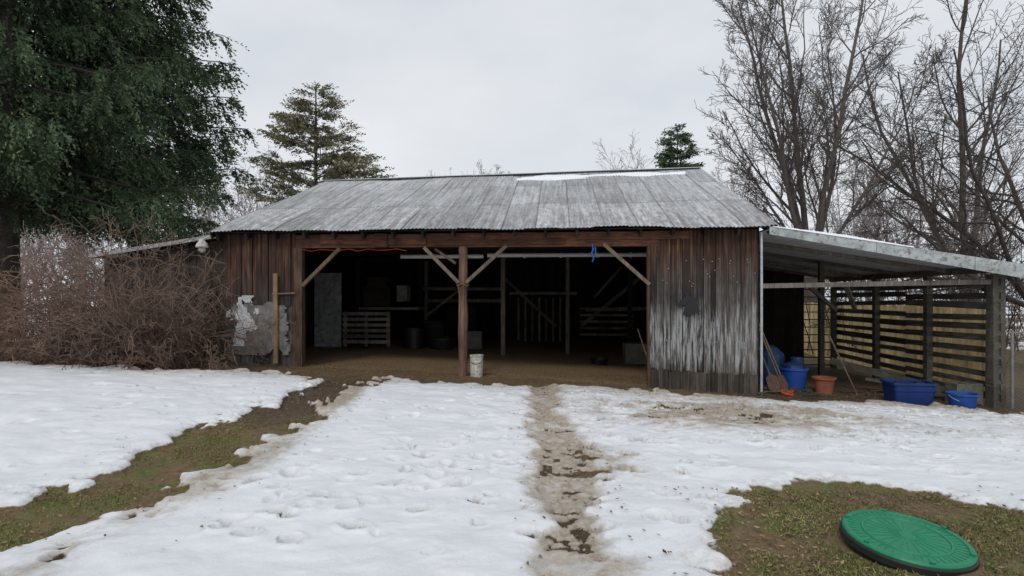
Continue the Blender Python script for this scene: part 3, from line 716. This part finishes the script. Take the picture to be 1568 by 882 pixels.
def bare_tree(name,base,stems,P,mat,rmin=.011,trunk=None):
    mb=MB()
    if trunk: tube(mb,[Vector(base)+Vector((0,0,-.3)),Vector(base)+Vector((0,0,trunk[0]*.5)),Vector(base)+Vector((0,0,trunk[0]+.3))],[trunk[1]*1.2,trunk[1],trunk[1]*.9],10)
    h=trunk[0] if trunk else 0
    for (dx,dz,Ln,r) in stems:
        d=Vector((dx,random.uniform(-.35,.35),dz)).normalized();grow(mb,Vector(base)+Vector((dx*.3,0,h)),d,Ln,r,0,P,rmin)
    return mb.obj(name,mat)
PB=dict(n=[9,6,5,4],wig=[.055,.09,.13,.17],up=[.04,.07,.05,.03],s=[7,4,3,3],c=[15,11,9],st=[.12,.12,.12],ang=[(22,44),(22,52),(22,58)],lr=[.43,.46,.46])
bare_tree('bare_maple_tree',(12.9,24,-.5),[(-.36,1,10.5,.11),(-.18,1,13,.14),(.02,1,14,.14),(.22,1,13.5,.13),(.42,1,12,.11),(-.45,.9,6.5,.08),(.7,.9,9,.09)],PB,m_bark,.0095,(3.6,.36))
PB2=dict(PB);PB2['c']=[12,9,7]
bare_tree('bare_maple_tree',(23.,28,-.5),[(-.45,1,13,.15),(-.15,1,15,.17),(.2,1,14,.15),(-.65,1,11,.12)],PB2,m_bark,.010,(3.,.32))
PD=dict(n=[9,7,5,4],wig=[.09,.14,.16,.18],up=[.0,-.01,-.03,-.04],s=[6,4,3,3],c=[13,10,7],st=[.12,.12,.12],ang=[(35,70),(30,65),(30,60)],lr=[.5,.48,.46])
bare_tree('bare_apple_tree',(16.6,17.5,-.5),[(-.9,.6,7.,.08),(-.45,1,9,.10),(.1,1,9,.11),(-.75,.9,8.5,.08),(-.95,.35,5.5,.07)],PD,m_barkd,.007,(1.8,.2))
mb=MB()
PF=dict(n=[6,4,3,2],wig=[.07,.12,.15,.2],up=[.04,.05,.04,.0],s=[4,3,3,3],c=[10,7,4],st=[.2,.15,.2],ang=[(20,45),(25,55),(25,60)],lr=[.42,.5,.5])
for (x,y,h,k) in[(-5,70,17.5,4),(-2.5,72,18,4),(-7,75,17.5,4),(8,75,18,3),(12,70,17.5,4),(15,72,20.,4),(17.5,75,19.5,3),(20,60,17,3),(24,62,18,3),(-30,55,15,3),(-27,60,16,4),(-33,58,15,3),(-24,50,12,3),(30,50,14,3),(34,48,14,3),(27,42,12,3),(38,46,15,3),(22,34,8,3),(25,31,7,3),(28,33,8,3),(-42,50,13,3),(-46,52,14,3),(-38,48,12,3),(-50,56,14,3),(-35,45,10,3),(-21,52,12,3)]:
    for s in range(k+1):
        grow(mb,Vector((x,y,-.5)),Vector((random.uniform(-.22,.22),random.uniform(-.3,.3),1)).normalized(),h*random.uniform(.85,1.0),.11,0,PF,.018)
mb.obj('distant_bare_trees',m_haze)
PS=dict(n=[6,4,3],wig=[.13,.18,.2],up=[-.02,-.02,-.02],s=[4,3,3],c=[8,5],st=[.15,.15],ang=[(25,60),(25,60)],lr=[.5,.5])
def brush(name,n,xr,yr,hr,mat,rm):
    mb=MB()
    for i in range(n):
        x=random.uniform(*xr);y=random.uniform(*yr);grow(mb,Vector((x,y,-.5)),Vector((random.uniform(-.5,.5),random.uniform(-.5,.5),1)).normalized(),random.uniform(*hr),.025,0,PS,rm)
    mb.obj(name,mat)
brush('background_brush',75,(11,24),(20,27),(2.5,5.5),m_barkd,.007)
brush('low_brush',50,(15.5,24),(16.5,20),(1.2,2.4),m_shrub,.007)
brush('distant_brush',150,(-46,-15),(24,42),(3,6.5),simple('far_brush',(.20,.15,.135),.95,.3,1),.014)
def shrub(name,x0,x1,y0,y1,n,hmin,hmax,mat,rm=.005):
    mb=MB();PQ=dict(n=[8,5,3],wig=[.15,.22,.28],up=[-.075,-.05,-.03],s=[4,3,3],c=[9,4],st=[.15,.1],ang=[(25,75),(25,75)],lr=[.42,.5])
    for i in range(n):
        x=random.uniform(x0,x1);y=random.uniform(y0,y1);e=1-abs((x-(x0+x1)/2)/((x1-x0)/2))**2*.3
        grow(mb,Vector((x,y,float(gz(x,y))-.05)),Vector((random.gauss(0,.5),random.gauss(0,.4),1)).normalized(),random.uniform(hmin,hmax)*e,.012,0,PQ,rm)
    return mb.obj(name,mat)
shrub('bare_shrub',-8.6,-6.3,10.3,11.1,115,1.8,3.1,m_shrub)
shrub('bare_shrub',-10.6,-8.3,10.5,12,65,1.6,2.8,m_shrubr)
shrub('fallen_brush',-9.5,-5.4,9.8,10.6,55,.4,1.1,m_shrub)
# conifers
def conifer(name,base,H,R,z0,zmax,nb,sprigs,spl,mat,droop,barkr,tuft=16,tw=.022,tl=.16,shape=.8,lift=.25,seed=1,hang=1.0,rv0=.55,cones=0):
    r_=np.random.default_rng(seed);e=empty(name)
    base=np.array(base,float);mb=MB();tube(mb,[tuple(base+[0,0,-.3]),tuple(base+[0,0,H*.5]),tuple(base+[0,0,H])],[barkr,barkr*.6,.03],9)
    org=[];dr=[];sc=[];rn=[]
    for b in range(nb):
        z=z0+(min(zmax,H)-z0)*(b+r_.random())/nb;t=z/H
        Rr=R*max(.03,(1-t))**shape*r_.uniform(rv0,1.12);a=r_.random()*6.283+b*2.4
        out=np.array([math.cos(a),math.sin(a),0]);sid=np.array([-math.sin(a),math.cos(a),0])
        n=7;pts=[]
        for k in range(n):
            s=k/(n-1);pts.append(base+np.array([0,0,z])+out*Rr*s+np.array([0,0,1])*(lift*Rr*s-droop*Rr*s**1.6+ .45*droop*Rr*max(0,s-.65)/.35)+sid*.04*Rr*math.sin(s*5+b))
        tube(mb,[tuple(p) for p in pts],[max(.008,.010*Rr*(1-k/n)+.008) for k in range(n)],4,cap=False)
        P=np.array(pts);m=max(4,int(sprigs*Rr))
        s=(r_.random(m)**.75)*.88+.12;f=s*(n-1);k0=np.minimum(f.astype(int),n-2);fr=(f-k0)[:,None]
        p=P[k0]*(1-fr)+P[k0+1]*fr
        sg=np.where(r_.random(m)<.5,-1,1)[:,None]
        wdt=(Rr*.20*(1-.75*s))[:,None]*r_.random((m,1))
        p=p+sid*sg*wdt-np.array([0,0,1])*wdt*.25
        d=out*(.5+.5*s[:,None])+sid*sg*r_.uniform(.1,.9,(m,1))+np.array([0,0,1])*(-hang*r_.uniform(.2,1.3,(m,1))+.15)
        d/=np.linalg.norm(d,axis=1)[:,None]
        org.append(p);dr.append(d);sc.append(spl*r_.uniform(.5,1.25,m));bt=r_.uniform(-.15,.25);rn.append(np.clip(.1+.6*s*r_.random(m)+bt+.15*r_.normal(size=m),0,1))  # darker towards the trunk: inner crown shade put into the sprig colour
    mb.obj('trunk_and_limbs',m_barkd,e)
    org=np.concatenate(org);dr=np.concatenate(dr);sc=np.concatenate(sc);rn=np.concatenate(rn);n=len(org)
    if cones:
        mb=MB()
        for k in r_.choice(n,cones,replace=False):
            p=org[k];lathe(mb,(p[0],p[1],p[2]-.22),[(.006,-.0),(.022,.03),(.026,.08),(.016,.14),(.004,.16)],6)
        mb.obj('cones',simple('spruce_cones',(.16,.10,.06),.9,.3,20),e)
    rv=r_.normal(size=(n,3));sd=np.cross(dr,rv);sd/=np.linalg.norm(sd,axis=1)[:,None];up=np.cross(sd,dr)
    T=tuft;t=np.linspace(.05,1,T)[None,:]+r_.normal(0,.03,(n,T));az=r_.random((n,T))*6.283
    o2=org[:,None,:]+dr[:,None,:]*(t*sc[:,None])[...,None]
    o2[...,2]-=hang*.15*(t**2)*sc[:,None]
    ra=sd[:,None,:]*np.cos(az)[...,None]+up[:,None,:]*np.sin(az)[...,None]
    td=dr[:,None,:]*.8+ra*.65;td/=np.linalg.norm(td,axis=2)[...,None]
    tn=np.cross(td,r_.normal(size=td.shape));tn/=np.linalg.norm(tn,axis=2)[...,None]
    ln=(tl*r_.uniform(.6,1.3,(n,T))*(1.1-.5*t))[...,None];w=tw*r_.uniform(.7,1.3,(n,T))[...,None]
    vs=np.stack([o2-tn*w*.3,o2+td*ln*.5-tn*w,o2+td*ln,o2+td*ln*.5+tn*w],2).reshape(-1,3)
    q=np.arange(len(vs)).reshape(-1,4)
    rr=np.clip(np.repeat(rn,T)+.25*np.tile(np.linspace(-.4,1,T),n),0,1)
    npmesh('foliage',vs,q,mat,np.repeat(rr,4),parent=e)
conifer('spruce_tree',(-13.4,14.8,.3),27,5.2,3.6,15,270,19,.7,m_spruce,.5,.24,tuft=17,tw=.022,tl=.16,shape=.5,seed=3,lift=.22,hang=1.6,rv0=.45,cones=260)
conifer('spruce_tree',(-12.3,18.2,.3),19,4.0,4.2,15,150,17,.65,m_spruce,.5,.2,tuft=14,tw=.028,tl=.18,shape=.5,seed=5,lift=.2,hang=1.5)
conifer('spruce_tree',(-10.6,30,-.3),13.2,6.2,3,13.2,130,12,.8,m_spruce2,.22,.2,tuft=13,tw=.03,tl=.24,shape=.66,seed=8,lift=.40,hang=.2)
conifer('pine_tree',(13.4,45,-.3),15.8,5,5,15.8,110,13,.8,m_pine,.2,.2,tuft=12,tw=.05,tl=.3,shape=.7,seed=9,lift=.4,hang=.2)
# ------------------------------------------------------------ world, sun, camera
w=bpy.data.worlds.new('World');S.world=w;w.use_nodes=True;nt=w.node_tree;bg=nt.nodes['Background']
sky=N(nt,'ShaderNodeTexSky');sky.sky_type='NISHITA';sky.sun_disc=False;sky.sun_elevation=math.radians(42);sky.sun_rotation=math.radians(200);sky.dust_density=3
tc=N(nt,'ShaderNodeTexCoord');mp=N(nt,'ShaderNodeMapping');mp.inputs['Scale'].default_value=(1,1,2.2);nt.links.new(tc.outputs['Generated'],mp.inputs[0])
nz=N(nt,'ShaderNodeTexNoise');nz.inputs['Scale'].default_value=1.9;nz.inputs['Detail'].default_value=6;nz.inputs['Roughness'].default_value=.5;nt.links.new(mp.outputs[0],nz.inputs['Vector'])
cl=ramp(nt,nz.outputs['Fac'],[(.3,(.60,.655,.71)),(.5,(.74,.77,.81)),(.7,(.83,.85,.875))])
cl=mix(nt,1,cl,(10.3,10.3,10.3),'MULTIPLY')
c=mix(nt,.93,sky.outputs[0],cl)
nt.links.new(c,bg.inputs[0]);bg.inputs[1].default_value=.1
sn=bpy.data.lights.new('sun','SUN');sn.energy=1.05;sn.angle=math.radians(12);sn.color=(1,.97,.93)
so=bpy.data.objects.new('sun',sn);S.collection.objects.link(so)
el,az=math.radians(42),math.radians(200)
dv=Vector((math.sin(az)*math.cos(el),math.cos(az)*math.cos(el),math.sin(el)))
so.rotation_euler=dv.to_track_quat('Z','Y').to_euler()
cam=bpy.data.cameras.new('cam');cam.sensor_width=36;cam.lens=850/1568*36;cam.shift_y=.0096;cam.clip_end=2000;cam.clip_start=.05
co_=bpy.data.objects.new('camera',cam);S.collection.objects.link(co_);co_.location=(0,0,1.6);co_.rotation_euler=(math.radians(90),0,0);S.camera=co_
S.view_settings.view_transform='Standard';S.view_settings.look='None';S.view_settings.exposure=0
